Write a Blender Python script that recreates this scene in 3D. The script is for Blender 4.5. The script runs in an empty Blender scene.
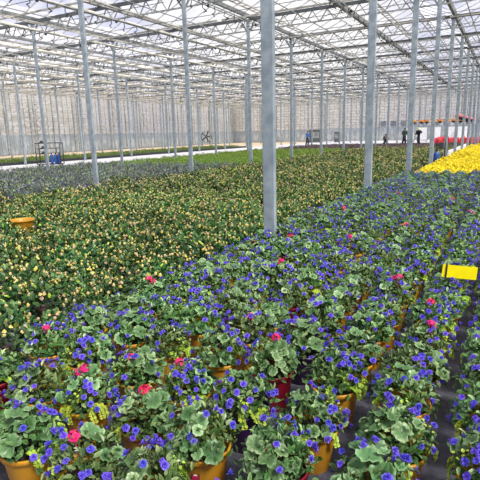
import bpy, bmesh, math, random
import numpy as np
from mathutils import Vector, Matrix

random.seed(7)
rng = np.random.default_rng(11)
col = bpy.context.scene.collection
PI = math.pi
CAM_H = 1.557

# ------------------------------------------------------------------ camera
F, YAW, PIT, ROL = 481.0, 0.503, 0.216, -0.026
fw = np.array([-math.sin(YAW) * math.cos(PIT), math.cos(YAW) * math.cos(PIT), -math.sin(PIT)])
r0 = np.array([math.cos(YAW), math.sin(YAW), 0.0])
u0 = np.cross(r0, fw)
cr = r0 * math.cos(ROL) + u0 * math.sin(ROL)
cu = -r0 * math.sin(ROL) + u0 * math.cos(ROL)
cd = bpy.data.cameras.new('camera')
cam = bpy.data.objects.new('camera', cd)
col.objects.link(cam)
cd.sensor_fit = 'HORIZONTAL'
cd.sensor_width = 36.0
cd.lens = 36.0 * F / 480.0
cd.clip_start = 0.02
cd.clip_end = 2000
M = Matrix(((cr[0], cu[0], -fw[0], 0), (cr[1], cu[1], -fw[1], 0), (cr[2], cu[2], -fw[2], CAM_H), (0, 0, 0, 1)))
cam.matrix_world = M
bpy.context.scene.camera = cam


def seen(x, y, z=0.3, m=25):
    """is a place in the greenhouse inside the view (with a margin in pixels)"""
    d = np.array([x, y, z - CAM_H])
    w = d @ fw
    if w < 0.3:
        return False
    px, py = 240 + F * (d @ cr) / w, 240 - F * (d @ cu) / w
    k = m + 0.22 * F / w
    return -k < px < 480 + k and -k < py < 480 + k


# ------------------------------------------------------------------ materials
def srgb(r, g, b):
    f = lambda c: (c / 255 / 12.92) if c / 255 <= 0.04045 else ((c / 255 + 0.055) / 1.055) ** 2.4
    return (f(r), f(g), f(b), 1.0)


def plain(name, c, rough=0.5, metal=0.0, noise=0.0, scale=8.0, bump=0.0, c2=None, spec=0.5):
    m = bpy.data.materials.new(name)
    m.use_nodes = True
    nt = m.node_tree
    b = nt.nodes['Principled BSDF']
    b.inputs['Roughness'].default_value = rough
    b.inputs['Metallic'].default_value = metal
    b.inputs['Specular IOR Level'].default_value = spec
    tc = nt.nodes.new('ShaderNodeTexCoord')
    nz = nt.nodes.new('ShaderNodeTexNoise')
    nz.inputs['Scale'].default_value = scale
    nz.inputs['Detail'].default_value = 5
    nt.links.new(tc.outputs['Object'], nz.inputs['Vector'])
    mx = nt.nodes.new('ShaderNodeMix')
    mx.data_type = 'RGBA'
    a = tuple(c[:3]) + (1,)
    if c2 is None:
        c2 = tuple(min(1, v * (1 - noise)) for v in c[:3]) + (1,)
    mx.inputs[6].default_value = a
    mx.inputs[7].default_value = c2
    rp = nt.nodes.new('ShaderNodeMapRange')
    rp.inputs[1].default_value = 0.38
    rp.inputs[2].default_value = 0.62
    nt.links.new(nz.outputs['Fac'], rp.inputs[0])
    nt.links.new(rp.outputs[0], mx.inputs[0])
    nt.links.new(mx.outputs[2], b.inputs['Base Color'])
    if bump:
        bp = nt.nodes.new('ShaderNodeBump')
        bp.inputs['Strength'].default_value = bump
        bp.inputs['Distance'].default_value = 0.01
        nt.links.new(nz.outputs['Fac'], bp.inputs['Height'])
        nt.links.new(bp.outputs[0], b.inputs['Normal'])
    return m


def leafy(name, stops, rough=0.45, trans=0.25, hue=0.03, val=0.25):
    """leaf or petal: colour by the leaf's own tint, a little different on every plant, some light shines through"""
    m = bpy.data.materials.new(name)
    m.use_nodes = True
    nt = m.node_tree
    b = nt.nodes['Principled BSDF']
    out = nt.nodes['Material Output']
    at = nt.nodes.new('ShaderNodeAttribute')
    at.attribute_name = 'tint'
    rp = nt.nodes.new('ShaderNodeValToRGB')
    e = rp.color_ramp.elements
    e[0].position, e[0].color = stops[0]
    e[1].position, e[1].color = stops[-1]
    for p, c in stops[1:-1]:
        k = e.new(p)
        k.color = c
    nt.links.new(at.outputs['Fac'], rp.inputs[0])
    oi = nt.nodes.new('ShaderNodeObjectInfo')
    hs = nt.nodes.new('ShaderNodeHueSaturation')
    m1 = nt.nodes.new('ShaderNodeMapRange')
    m1.inputs[3].default_value, m1.inputs[4].default_value = 0.5 - hue, 0.5 + hue
    m2 = nt.nodes.new('ShaderNodeMapRange')
    m2.inputs[3].default_value, m2.inputs[4].default_value = 1 - val, 1 + val
    nt.links.new(oi.outputs['Random'], m1.inputs[0])
    nt.links.new(oi.outputs['Random'], m2.inputs[0])
    nt.links.new(m1.outputs[0], hs.inputs['Hue'])
    nt.links.new(m2.outputs[0], hs.inputs['Value'])
    nt.links.new(rp.outputs[0], hs.inputs['Color'])
    nt.links.new(hs.outputs[0], b.inputs['Base Color'])
    b.inputs['Roughness'].default_value = rough
    b.inputs['Specular IOR Level'].default_value = 0.35
    tr = nt.nodes.new('ShaderNodeBsdfTranslucent')
    nt.links.new(hs.outputs[0], tr.inputs[0])
    ms = nt.nodes.new('ShaderNodeMixShader')
    ms.inputs[0].default_value = trans
    nt.links.new(b.outputs[0], ms.inputs[1])
    nt.links.new(tr.outputs[0], ms.inputs[2])
    nt.links.new(ms.outputs[0], out.inputs[0])
    return m


def glassy(name, c, see, c2=None, see2=None, scale=0.35, vec=(1, 1, 1)):
    """hazy sheet: part clear, part milky (lets daylight through, glows white where dusty)"""
    m = bpy.data.materials.new(name)
    m.use_nodes = True
    nt = m.node_tree
    nt.nodes.remove(nt.nodes['Principled BSDF'])
    out = nt.nodes['Material Output']
    tp = nt.nodes.new('ShaderNodeBsdfTransparent')
    tl = nt.nodes.new('ShaderNodeBsdfTranslucent')
    df = nt.nodes.new('ShaderNodeBsdfDiffuse')
    tl.inputs[0].default_value = c
    df.inputs[0].default_value = c
    a = nt.nodes.new('ShaderNodeMixShader')
    a.inputs[0].default_value = 0.3
    nt.links.new(tl.outputs[0], a.inputs[1])
    nt.links.new(df.outputs[0], a.inputs[2])
    s = nt.nodes.new('ShaderNodeMixShader')
    nt.links.new(a.outputs[0], s.inputs[1])
    nt.links.new(tp.outputs[0], s.inputs[2])
    tc = nt.nodes.new('ShaderNodeTexCoord')
    mp = nt.nodes.new('ShaderNodeMapping')
    mp.inputs['Scale'].default_value = vec
    nz = nt.nodes.new('ShaderNodeTexNoise')
    nz.inputs['Scale'].default_value = scale
    nz.inputs['Detail'].default_value = 3
    nt.links.new(tc.outputs['Object'], mp.inputs[0])
    nt.links.new(mp.outputs[0], nz.inputs['Vector'])
    r = nt.nodes.new('ShaderNodeMapRange')
    r.inputs[1].default_value, r.inputs[2].default_value = 0.42, 0.58
    r.inputs[3].default_value = see
    r.inputs[4].default_value = see if see2 is None else see2
    nt.links.new(nz.outputs['Fac'], r.inputs[0])
    nt.links.new(r.outputs[0], s.inputs[0])
    nt.links.new(s.outputs[0], out.inputs[0])
    return m


MT = {}
MT['steel'] = plain('galvanised_steel', srgb(154, 165, 173), 0.45, 0.0, c2=srgb(128, 141, 151), scale=7, spec=0.4)
MT['steel_light'] = plain('pale_aluminium', srgb(206, 207, 206), 0.45, 0.0, c2=srgb(172, 173, 171), scale=4)
MT['steel_dark'] = plain('backlit_dark_truss_steel', srgb(86, 90, 93), 0.6, 0.0, c2=srgb(70, 75, 78), scale=3)  # galvanised steel, its backlit shade against the sky put into the colour
MT['lattice'] = plain('lattice_steel', srgb(158, 161, 161), 0.55, 0.0, c2=srgb(120, 124, 125), scale=3)
MT['cream'] = plain('cream_cloth', srgb(214, 208, 194), 0.85, 0, c2=srgb(184, 177, 160), scale=5)
MT['creamrail'] = plain('cream_painted_rail', srgb(176, 173, 165), 0.5, 0, c2=srgb(134, 132, 126), scale=2)
MT['black'] = plain('black_plastic', srgb(28, 29, 31), 0.45, 0, noise=0.3)
MT['dark'] = plain('dark_machine_paint', srgb(52, 56, 62), 0.5, 0, noise=0.3)
MT['blue'] = plain('blue_plastic', srgb(28, 78, 160), 0.4, 0, noise=0.25)
MT['white'] = plain('white_panel', srgb(236, 238, 242), 0.5, 0, noise=0.08)
MT['cloth'] = plain('woven_ground_cloth', srgb(84, 84, 96), 0.85, 0, c2=srgb(68, 68, 80), scale=30, bump=0.2)
MT['concrete'] = plain('pale_concrete', srgb(214, 212, 214), 0.8, 0, c2=srgb(190, 189, 192), scale=1.2)
MT['sand'] = plain('sandy_floor', srgb(214, 192, 162), 0.9, 0, c2=srgb(196, 176, 150), scale=0.6)
MT['outside'] = plain('pale_yard', srgb(190, 188, 180), 0.9, 0, c2=srgb(170, 170, 160), scale=0.1)
MT['ochre'] = plain('ochre_pot_plastic', srgb(206, 148, 34), 0.38, 0, c2=srgb(194, 136, 28), scale=9)
MT['red_pot'] = plain('dark_red_pot_plastic', srgb(128, 14, 34), 0.35, 0, c2=srgb(108, 8, 26), scale=9)
MT['violet_pot'] = plain('dark_violet_pot_plastic', srgb(58, 28, 78), 0.35, 0, c2=srgb(44, 22, 62), scale=9)
MT['grow_pot'] = plain('brown_nursery_pot', srgb(70, 52, 44), 0.5, 0, noise=0.3)
MT['soil'] = plain('peat', srgb(56, 42, 32), 0.95, 0, c2=srgb(34, 25, 20), scale=60, bump=0.6)
MT['trap'] = plain('yellow_sticky_card', srgb(255, 238, 0), 0.35, 0, c2=srgb(250, 230, 4), scale=20)
MT['tagpink'] = plain('crimson_label_print', srgb(176, 34, 78), 0.4, 0, noise=0.2, scale=40)
MT['tagdark'] = plain('dark_label_print', srgb(52, 38, 50), 0.4, 0, noise=0.2, scale=40)
MT['tagwhite'] = plain('white_label_plastic', srgb(235, 232, 228), 0.4, 0, noise=0.05)
MT['skin'] = plain('skin', srgb(190, 140, 112), 0.6, 0, noise=0.05)
MT['hair'] = plain('dark_hair', srgb(40, 30, 26), 0.7, 0, noise=0.2)
MT['navy'] = plain('navy_work_cloth', srgb(36, 42, 56), 0.85, 0, noise=0.2)
MT['green_cloth'] = plain('dark_green_work_cloth', srgb(44, 66, 58), 0.85, 0, noise=0.2)
MT['blue_cloth'] = plain('blue_work_cloth', srgb(46, 88, 150), 0.85, 0, noise=0.2)
MT['hivis'] = plain('yellow_green_cap_cloth', srgb(214, 226, 60), 0.8, 0, noise=0.1)
MT['rubber'] = plain('black_rubber', srgb(22, 22, 22), 0.8, 0, noise=0.2)

MT['ger'] = leafy('geranium_leaf', [(0.0, srgb(46, 78, 38)), (0.5, srgb(100, 136, 86)), (1.0, srgb(178, 200, 150))], 0.36, 0.15, 0.015, 0.15)
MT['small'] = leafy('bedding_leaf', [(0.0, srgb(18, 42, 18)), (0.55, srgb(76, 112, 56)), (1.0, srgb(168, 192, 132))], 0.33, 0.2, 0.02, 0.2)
MT['lime'] = leafy('lime_trailing_leaf', [(0.0, srgb(120, 152, 30)), (1.0, srgb(206, 232, 92))], 0.45, 0.3, 0.02, 0.12)
MT['bluefl'] = leafy('violet_blue_petal', [(0.0, srgb(62, 42, 160)), (0.5, srgb(108, 90, 220)), (1.0, srgb(168, 158, 246))], 0.6, 0.25, 0.012, 0.12)
MT['pink'] = leafy('hot_pink_petal', [(0.0, srgb(222, 24, 96)), (1.0, srgb(255, 70, 150))], 0.6, 0.25, 0.012, 0.1)
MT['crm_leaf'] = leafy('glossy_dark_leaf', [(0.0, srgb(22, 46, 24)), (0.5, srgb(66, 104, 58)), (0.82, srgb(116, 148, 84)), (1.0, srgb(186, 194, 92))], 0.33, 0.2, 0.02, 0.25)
MT['bud'] = leafy('cream_pink_petal', [(0.0, srgb(206, 150, 140)), (0.3, srgb(230, 206, 166)), (0.6, srgb(236, 222, 142)), (1.0, srgb(222, 200, 78))], 0.6, 0.25, 0.015, 0.1)
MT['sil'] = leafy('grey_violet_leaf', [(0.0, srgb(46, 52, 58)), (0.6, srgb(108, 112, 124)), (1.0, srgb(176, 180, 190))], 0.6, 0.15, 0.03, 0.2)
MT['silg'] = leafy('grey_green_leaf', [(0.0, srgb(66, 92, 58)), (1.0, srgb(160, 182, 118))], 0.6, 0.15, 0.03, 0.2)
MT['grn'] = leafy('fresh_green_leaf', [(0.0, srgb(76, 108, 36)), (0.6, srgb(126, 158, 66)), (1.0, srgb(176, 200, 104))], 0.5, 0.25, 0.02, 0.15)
MT['yel'] = leafy('yellow_petal', [(0.0, srgb(200, 170, 0)), (0.5, srgb(232, 212, 8)), (1.0, srgb(248, 232, 40))], 0.6, 0.25, 0.01, 0.06)
MT['plum'] = leafy('plum_grey_leaf', [(0.0, srgb(66, 54, 60)), (0.6, srgb(112, 94, 98)), (1.0, srgb(146, 134, 124))], 0.6, 0.15, 0.03, 0.2)
MT['coral'] = leafy('coral_red_petal', [(0.0, srgb(206, 30, 62)), (1.0, srgb(244, 86, 108))], 0.6, 0.25, 0.012, 0.1)
MT['orange'] = leafy('orange_petal', [(0.0, srgb(216, 120, 30)), (1.0, srgb(248, 188, 90))], 0.6, 0.25, 0.012, 0.1)
MT['turf'] = leafy('young_plant_blade', [(0.0, srgb(74, 94, 40)), (1.0, srgb(132, 150, 78))], 0.6, 0.2, 0.02, 0.2)
MT['roof'] = glassy('roof_glass', (0.95, 0.95, 0.97, 1), 0.88, see2=0.55, scale=0.55, vec=(1, 1, 1))
MT['haze_pane'] = plain('haze_greyed_window_pane', srgb(120, 126, 138), 0.3, 0, noise=0.3, scale=1)  # dark panes greyed in the colour to stand for distance haze
MT['palepink'] = leafy('pale_pink_petal', [(0.0, srgb(206, 110, 130)), (1.0, srgb(238, 170, 184))], 0.6, 0.25)
MT['machine'] = plain('grey_green_machine_paint', srgb(92, 100, 104), 0.5, 0, noise=0.3)
MT['wallglass'] = glassy('milky_wall_sheet', srgb(160, 168, 171), 0.30, see2=0.06, scale=2.2, vec=(1, 1, .4))
MT['screen'] = glassy('beige_wall_screen', srgb(204, 196, 184), 0.5, see2=0.08, scale=2.6, vec=(1, 1, 1.6))


# ------------------------------------------------------------------ mesh building
class MB:
    def __init__(s):
        s.v, s.f, s.m, s.t, s.n = [], [], [], [], 0

    def add(s, V, Fc, tint=0.5, mat=0):
        V = np.asarray(V, float)
        s.v.append(V)
        t = np.full(len(V), tint) if np.isscalar(tint) else np.asarray(tint)
        s.t.append(t)
        for q in Fc:
            s.f.append(tuple(i + s.n for i in q))
            s.m.append(mat)
        s.n += len(V)
        return s

    def box(s, c, d, R=None, mat=0):
        x, y, z = d[0] / 2, d[1] / 2, d[2] / 2
        V = np.array([(i * x, j * y, k * z) for k in (-1, 1) for j in (-1, 1) for i in (-1, 1)])
        if R is not None:
            V = V @ np.asarray(R).T
        return s.add(V + np.array(c), [(0, 2, 3, 1), (4, 5, 7, 6), (0, 1, 5, 4), (2, 6, 7, 3), (0, 4, 6, 2), (1, 3, 7, 5)], 0.5, mat)

    def bar(s, a, b, w, h=None, mat=0):
        a, b = np.array(a, float), np.array(b, float)
        h = h or w
        d = b - a
        L = np.linalg.norm(d)
        d /= L
        up = np.array([0, 0, 1.0]) if abs(d[2]) < 0.95 else np.array([0, 1.0, 0])
        sx = np.cross(d, up)
        sx /= np.linalg.norm(sx)
        sz = np.cross(sx, d)
        return s.box((a + b) / 2, (w, L, h), np.array([sx, d, sz]).T, mat)

    def tube(s, pts, r, n=8, mat=0, cap=True):
        P = [np.array(p, float) for p in pts]
        rr = [r] * len(P) if np.isscalar(r) else r
        V = []
        for i, p in enumerate(P):
            d = P[min(i + 1, len(P) - 1)] - P[max(i - 1, 0)]
            d /= (np.linalg.norm(d) + 1e-9)
            up = np.array([0, 0, 1.0]) if abs(d[2]) < 0.9 else np.array([0, 1.0, 0])
            sx = np.cross(d, up)
            sx /= np.linalg.norm(sx)
            sz = np.cross(sx, d)
            for k in range(n):
                a = 2 * PI * k / n
                V.append(p + rr[i] * (sx * math.cos(a) + sz * math.sin(a)))
        Fc = [(i * n + k, i * n + (k + 1) % n, (i + 1) * n + (k + 1) % n, (i + 1) * n + k) for i in range(len(P) - 1) for k in range(n)]
        if cap:
            Fc += [tuple(range(n - 1, -1, -1)), tuple(range((len(P) - 1) * n, len(P) * n))]
        return s.add(V, Fc, 0.5, mat)

    def lathe(s, prof, n=24, c=(0, 0, 0), mat=0, close=False):
        V = [(c[0] + r * math.cos(2 * PI * k / n), c[1] + r * math.sin(2 * PI * k / n), c[2] + z) for r, z in prof for k in range(n)]
        Fc = [(i * n + k, i * n + (k + 1) % n, (i + 1) * n + (k + 1) % n, (i + 1) * n + k) for i in range(len(prof) - 1) for k in range(n)]
        if close:
            Fc += [tuple(range(n - 1, -1, -1)), tuple(range((len(prof) - 1) * n, len(prof) * n))]
        return s.add(V, Fc, 0.5, mat)

    def mesh(s, name, mats, smooth=False):
        me = bpy.data.meshes.new(name)
        V = np.concatenate(s.v)
        me.vertices.add(len(V))
        me.vertices.foreach_set('co', V.ravel())
        cnt = np.array([len(q) for q in s.f], dtype=np.int32)
        idx = np.fromiter((i for q in s.f for i in q), dtype=np.int32)
        return finish(me, V, cnt, idx, np.concatenate(s.t), np.array(s.m, dtype=np.int32), mats, smooth)


def finish(me, V, cnt, idx, tint, mi, mats, smooth):
    me.loops.add(len(idx))
    me.loops.foreach_set('vertex_index', idx)
    me.polygons.add(len(cnt))
    st = np.concatenate([[0], np.cumsum(cnt)[:-1]]).astype(np.int32)
    me.polygons.foreach_set('loop_start', st)
    me.polygons.foreach_set('loop_total', cnt)
    me.polygons.foreach_set('material_index', mi)
    me.polygons.foreach_set('use_smooth', np.full(len(cnt), smooth))
    a = me.attributes.new('tint', 'FLOAT', 'POINT')
    a.data.foreach_set('value', tint.astype(np.float32))
    for m in (mats if isinstance(mats, (list, tuple)) else [mats]):
        me.materials.append(m)
    me.update(calc_edges=True)
    return me


def link(name, me, parent=None, loc=None, rz=None):
    o = bpy.data.objects.new(name, me)
    col.objects.link(o)
    if parent:
        o.parent = parent
    if loc is not None:
        o.location = loc
    if rz is not None:
        o.rotation_euler = (0, 0, rz)
    return o


def tag(o, label=None, cat=None, group=None, kind=None):
    if label:
        o['label'] = label
    if cat:
        o['category'] = cat
    if group:
        o['group'] = group
    if kind:
        o['kind'] = kind
    return o


def root(name, loc, rz=0.0):
    return link(name, None, None, loc, rz)


# ------------------------------------------------------------------ leaves and petals
def frame(nrm, spin):
    n = np.array(nrm, float)
    n /= np.linalg.norm(n)
    a = np.array([0, 0, 1.0]) if abs(n[2]) < 0.9 else np.array([1.0, 0, 0])
    x = np.cross(a, n)
    x /= np.linalg.norm(x)
    y = np.cross(n, x)
    c, s_ = math.cos(spin), math.sin(spin)
    return np.array([x * c + y * s_, -x * s_ + y * c, n]).T


def scallop_leaf(mb, p, nrm, R, tint, mat=0):
    n = 27
    V = [(0, 0, -0.26 * R)]
    T = [max(0, tint - 0.25)]
    w = random.uniform(0.08, 0.2)
    ph = random.uniform(0, 6)
    for rr, h in ((0.5, -0.04), (0.82, 0.04), (1.0, 0.02)):
        for k in range(n):
            a = 2 * PI * k / n
            notch = 1 - 0.55 * max(0, 1 - abs(a - PI) / 0.35) * (rr > 0.6)
            q = 1 + (0.07 * math.sin(a * 9) if rr > 0.95 else 0.03 * math.sin(a * 9) if rr > 0.6 else 0)
            V.append((R * rr * q * notch * math.cos(a), R * rr * q * notch * math.sin(a), R * (h + w * rr * math.sin(3 * a + ph) + 0.09 * rr * math.cos(9 * a))))
            T.append(min(1, max(0, tint + (-0.2 if rr < 0.6 else 0.0 if rr < 0.9 else 0.1) + .07 * math.sin(9 * a + 1.5))))
    Fc = [(0, 1 + k, 1 + (k + 1) % n) for k in range(n)]
    for j in range(2):
        Fc += [(1 + j * n + k, 1 + (j + 1) * n + k, 1 + (j + 1) * n + (k + 1) % n, 1 + j * n + (k + 1) % n) for k in range(n)]
    Rm = frame(nrm, random.uniform(0, 2 * PI))
    mb.add(np.array(V) @ Rm.T + np.array(p), Fc, np.array(T), mat)


def small_leaf(mb, p, d, nrm, L, W, tint, mat=0, lod=False):
    d = np.array(d, float)
    d /= np.linalg.norm(d)
    n = np.array(nrm, float)
    s_ = np.cross(n, d)
    k = np.linalg.norm(s_)
    s_ = s_ / k if k > 1e-4 else np.array([1.0, 0, 0])
    n = np.cross(d, s_)
    p = np.array(p)
    if lod:
        V = [p, p + d * L * 0.5 + s_ * W * 0.5 + n * L * .06, p + d * L - n * L * 0.1, p + d * L * 0.5 - s_ * W * 0.5 + n * L * .06]
        mb.add(V, [(0, 1, 2, 3)], tint, mat)
        return
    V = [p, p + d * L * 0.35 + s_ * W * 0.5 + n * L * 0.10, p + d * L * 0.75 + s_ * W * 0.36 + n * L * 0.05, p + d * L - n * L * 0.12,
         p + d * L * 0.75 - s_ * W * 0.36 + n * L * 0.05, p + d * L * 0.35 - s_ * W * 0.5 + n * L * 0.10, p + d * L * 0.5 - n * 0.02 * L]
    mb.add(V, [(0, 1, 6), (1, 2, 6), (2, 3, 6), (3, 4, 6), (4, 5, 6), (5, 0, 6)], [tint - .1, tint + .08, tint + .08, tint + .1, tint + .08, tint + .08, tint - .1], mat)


def rosette(mb, p, nrm, r, tint, mat=0, petals=5, layers=2, n=3):
    """ruffled round bloom: layers of cupped petals"""
    Rm = frame(nrm, random.uniform(0, 6))
    p = np.array(p)
    for l in range(layers):
        rr = r * (1 - 0.38 * l)
        for k in range(petals):
            a = 2 * PI * (k + 0.5 * l) / petals
            wdt = 2 * PI / petals * 0.62
            V = [(0, 0, r * 0.12 * l)]
            T = [tint - 0.3]
            for j in range(n + 1):
                b = a + wdt * (j / n * 2 - 1)
                q = rr * (1.0 - 0.18 * abs(j / n * 2 - 1) + random.uniform(-0.2, 0.14))
                V.append((q * math.cos(b), q * math.sin(b), r * (0.22 * l + random.uniform(0.0, 0.3) + 0.2 * l)))
                T.append(min(1, tint + random.uniform(-0.1, 0.25)))
            mb.add(np.array(V) @ Rm.T + p, [(0, j + 1, j + 2) for j in range(n)], T, mat)


def ball(mb, p, r, tint, mat=0, st=(1, 1, 1)):
    a = (1 + 5 ** .5) / 2
    V = np.array([(-1, a, 0), (1, a, 0), (-1, -a, 0), (1, -a, 0), (0, -1, a), (0, 1, a), (0, -1, -a), (0, 1, -a), (a, 0, -1), (a, 0, 1), (-a, 0, -1), (-a, 0, 1)]) / 1.9
    Fc = [(0, 11, 5), (0, 5, 1), (0, 1, 7), (0, 7, 10), (0, 10, 11), (1, 5, 9), (5, 11, 4), (11, 10, 2), (10, 7, 6), (7, 1, 8), (3, 9, 4), (3, 4, 2), (3, 2, 6), (3, 6, 8), (3, 8, 9), (4, 9, 5), (2, 4, 11), (6, 2, 10), (8, 6, 7), (9, 8, 1)]
    mb.add(V * r * np.array(st) + np.array(p), Fc, tint, mat)


def dome(R, H, z0, el_lo=0.0, el_hi=PI / 2, az=None, sh=1.0):
    """random place on (or in) a flattened dome, with its outward direction"""
    a = random.uniform(0, 2 * PI) if az is None else az + random.gauss(0, 0.5)
    e = math.asin(random.uniform(math.sin(el_lo), math.sin(el_hi)))
    n = np.array([math.cos(e) * math.cos(a), math.cos(e) * math.sin(a), math.sin(e)])
    q = sh * random.uniform(0.88, 1.06)
    return np.array([n[0] * R * q, n[1] * R * q, z0 + n[2] * H * q]), n


# ------------------------------------------------------------------ blue-flowered planters
def pot_mesh(name, mat, r=0.120, h=0.205):
    mb = MB()
    mb.lathe([(r * .72, 0), (r * .74, .004), (r * .93, h - .03), (r * .94, h - .028), (r * 1.03, h - .024), (r * 1.06, h - .004), (r * 1.05, h), (r * .98, h), (r * .95, h - .02), (r * .9, h - .04)], 32)
    mb.lathe([(0.001, 0.003), (r * .72, 0.0)], 32)
    return mb.mesh(name, mat, True)


POTS = {'ochre': pot_mesh('ochre_pot', MT['ochre']), 'dark red': pot_mesh('red_pot', MT['red_pot']), 'dark violet': pot_mesh('violet_pot', MT['violet_pot'])}
mb = MB()
mb.lathe([(0.001, .178), (.06, .180), (.109, .176)], 24)
SOIL = mb.mesh('soil', MT['soil'], True)


def bloom_mesh():
    mb = MB()
    rosette(mb, (0, 0, 0), (0, 0, 1), 0.019, 0.5, petals=5, layers=3)
    return mb.mesh('bloom', MT['bluefl'])


BLOOM = [bloom_mesh() for _ in range(4)]


def blue_variant(seed):
    random.seed(seed)
    gaz = random.uniform(0, 2 * PI)
    d = {}
    g = MB()
    nl = random.choice([7, 11, 14, 15])
    wide = random.choice([0.55, 0.9, 1.6])
    taken = []
    k = 0
    for tries in range(200):
        if k >= nl:
            break
        az = gaz + random.gauss(0, wide)
        e = random.uniform(.15, 1.45)
        n = np.array([math.cos(e) * math.cos(az), math.cos(e) * math.sin(az), math.sin(e)])
        R = random.uniform(0.026, 0.054)
        p = np.array([n[0] * .15, n[1] * .15, .235 + n[2] * random.uniform(.11, .16)])
        if any(np.linalg.norm(p - q) < (R + r2) * .62 for q, r2 in taken):
            continue
        taken.append((p, R))
        k += 1
        nn = n * 0.8 + np.array([random.gauss(0, .3), random.gauss(0, .3), 0.5])
        scallop_leaf(g, p, nn, R, random.uniform(0.25, 0.8))
        g.tube([(p[0] * .25, p[1] * .25, .19), (p[0] * .7, p[1] * .7, p[2] * .7), tuple(p - n * R * .15)], 0.0022, 4, 0, False)
    d['ger'] = g.mesh('geranium_leaves', MT['ger'], True)
    s_ = MB()
    for k in range(420):
        p, n = dome(0.166, 0.145, 0.225, -.05, PI / 2, None, random.uniform(0.5, 1.06))
        t = np.cross(n, rng.normal(size=3))
        dr = n * random.uniform(0.3, .9) + t * 0.8 + np.array([0, 0, .3])
        small_leaf(s_, p, dr, n + np.array([0, 0, .6]), random.uniform(.026, .046), random.uniform(.014, .023), random.uniform(0, .3) + .75 * min(1, p[2] / .37) * random.uniform(.3, 1.1))  # tint climbs with height in the dome, darker low down
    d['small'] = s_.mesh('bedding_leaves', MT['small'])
    l = MB()
    laz = gaz + PI + random.uniform(-.8, .8)
    for st in range(random.choice([4, 6, 8])):
        a = laz + random.gauss(0, .55)
        L = random.uniform(.05, .11)
        for k in range(11):
            u = k / 10
            rr = .095 + .068 * min(1, u * 1.7)
            z = .225 + .03 * math.sin(u * 2.5) - L * max(0, u - .3)
            p = np.array([rr * math.cos(a + .2 * u), rr * math.sin(a + .2 * u), z])
            for q in (-1, 1):
                dd = np.array([-math.sin(a) * q, math.cos(a) * q, random.uniform(-.2, .4)]) + .3 * np.array([math.cos(a), math.sin(a), 0])
                small_leaf(l, p, dd, (math.cos(a), math.sin(a), .8), random.uniform(.015, .023), random.uniform(.015, .021), random.uniform(.2, .9))
    # one lime tuft poking through the top
    for k in range(12):
        p = np.array([.12 * math.cos(laz) + random.gauss(0, .018), .12 * math.sin(laz) + random.gauss(0, .018), .30 + random.gauss(0, .014)])
        small_leaf(l, p, rng.normal(size=3), (0, 0, 1), .018, .016, random.uniform(.3, 1))
    d['lime'] = l.mesh('trailing_leaves', MT['lime'])
    spots = []
    b = MB()
    for k in range(random.choice([20, 28, 38])):
        p, n = dome(0.176, 0.16, 0.225, -0.05, 1.35, None if random.random() < .6 else laz + random.choice([-.9, 0, .9]), 1.0)
        nn = n + np.array([random.gauss(0, .3), random.gauss(0, .3), .25])
        p = p * random.uniform(.98, 1.06)
        spots.append((p, nn))
        rosette(b, p, nn, random.uniform(.014, .020), random.uniform(.3, .65), petals=5, layers=3, n=2)
    d['blooms'] = b.mesh('blooms', MT['bluefl'])
    d['spots'] = spots
    r = MB()
    for h in range(random.choice([1, 1, 2])):
        ca, n = dome(.08, .165, .235, .8, 1.5)
        for k in range(16):
            q, nq = dome(.02, .018, 0, -.2, 1.5)
            rosette(r, ca + q * 1.2 + np.array([0, 0, .012]), nq, .012, random.uniform(.3, .7), petals=5, layers=1, n=2)
        r.tube([(ca[0] * .3, ca[1] * .3, .17), tuple(ca)], .0025, 4, 0, False)
    d['pink'] = r.mesh('pink_blossom', MT['pink'])
    return d


BV = [blue_variant(100 + k) for k in range(7)]
random.seed(5)

ONES = ['', 'first', 'second', 'third', 'fourth', 'fifth', 'sixth', 'seventh', 'eighth', 'ninth', 'tenth', 'eleventh', 'twelfth', 'thirteenth', 'fourteenth', 'fifteenth', 'sixteenth', 'seventeenth', 'eighteenth', 'nineteenth']
TENS = {2: 'twent', 3: 'thirt', 4: 'fort', 5: 'fift', 6: 'sixt', 7: 'sevent', 8: 'eight', 9: 'ninet', 10: 'hundred', 11: 'hundred', 12: 'hundred'}


def ordn(n):
    if n < 20:
        return ONES[n]
    t, u = divmod(n, 10)
    return TENS[t] + ('ieth' if u == 0 else 'y-' + ONES[u])


# pots whose colour the photograph shows, by (column, row)
POTCOL = {(2, 3): 'dark red', (2, 4): 'dark violet', (2, 2): 'dark violet', (6, 1): 'dark red', (1, 4): 'ochre', (3, 6): 'dark red', (4, 5): 'dark red', (5, 4): 'dark red', (1, 1): 'dark red', (2, 7): 'dark red', (1, 8): 'dark red'}
PINKAT = {(0, 5), (0, 6), (0, 17), (0, 18), (1, 7), (2, 3), (2, 19), (3, 0), (3, 1), (3, 2), (3, 4), (3, 11), (3, 16), (4, 1), (4, 2), (4, 8), (4, 21), (4, 23), (5, 11), (6, 2), (6, 5), (6, 10), (2, 14), (5, 17), (1, 21)}
SP = 0.365
n_blue = 0


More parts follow.
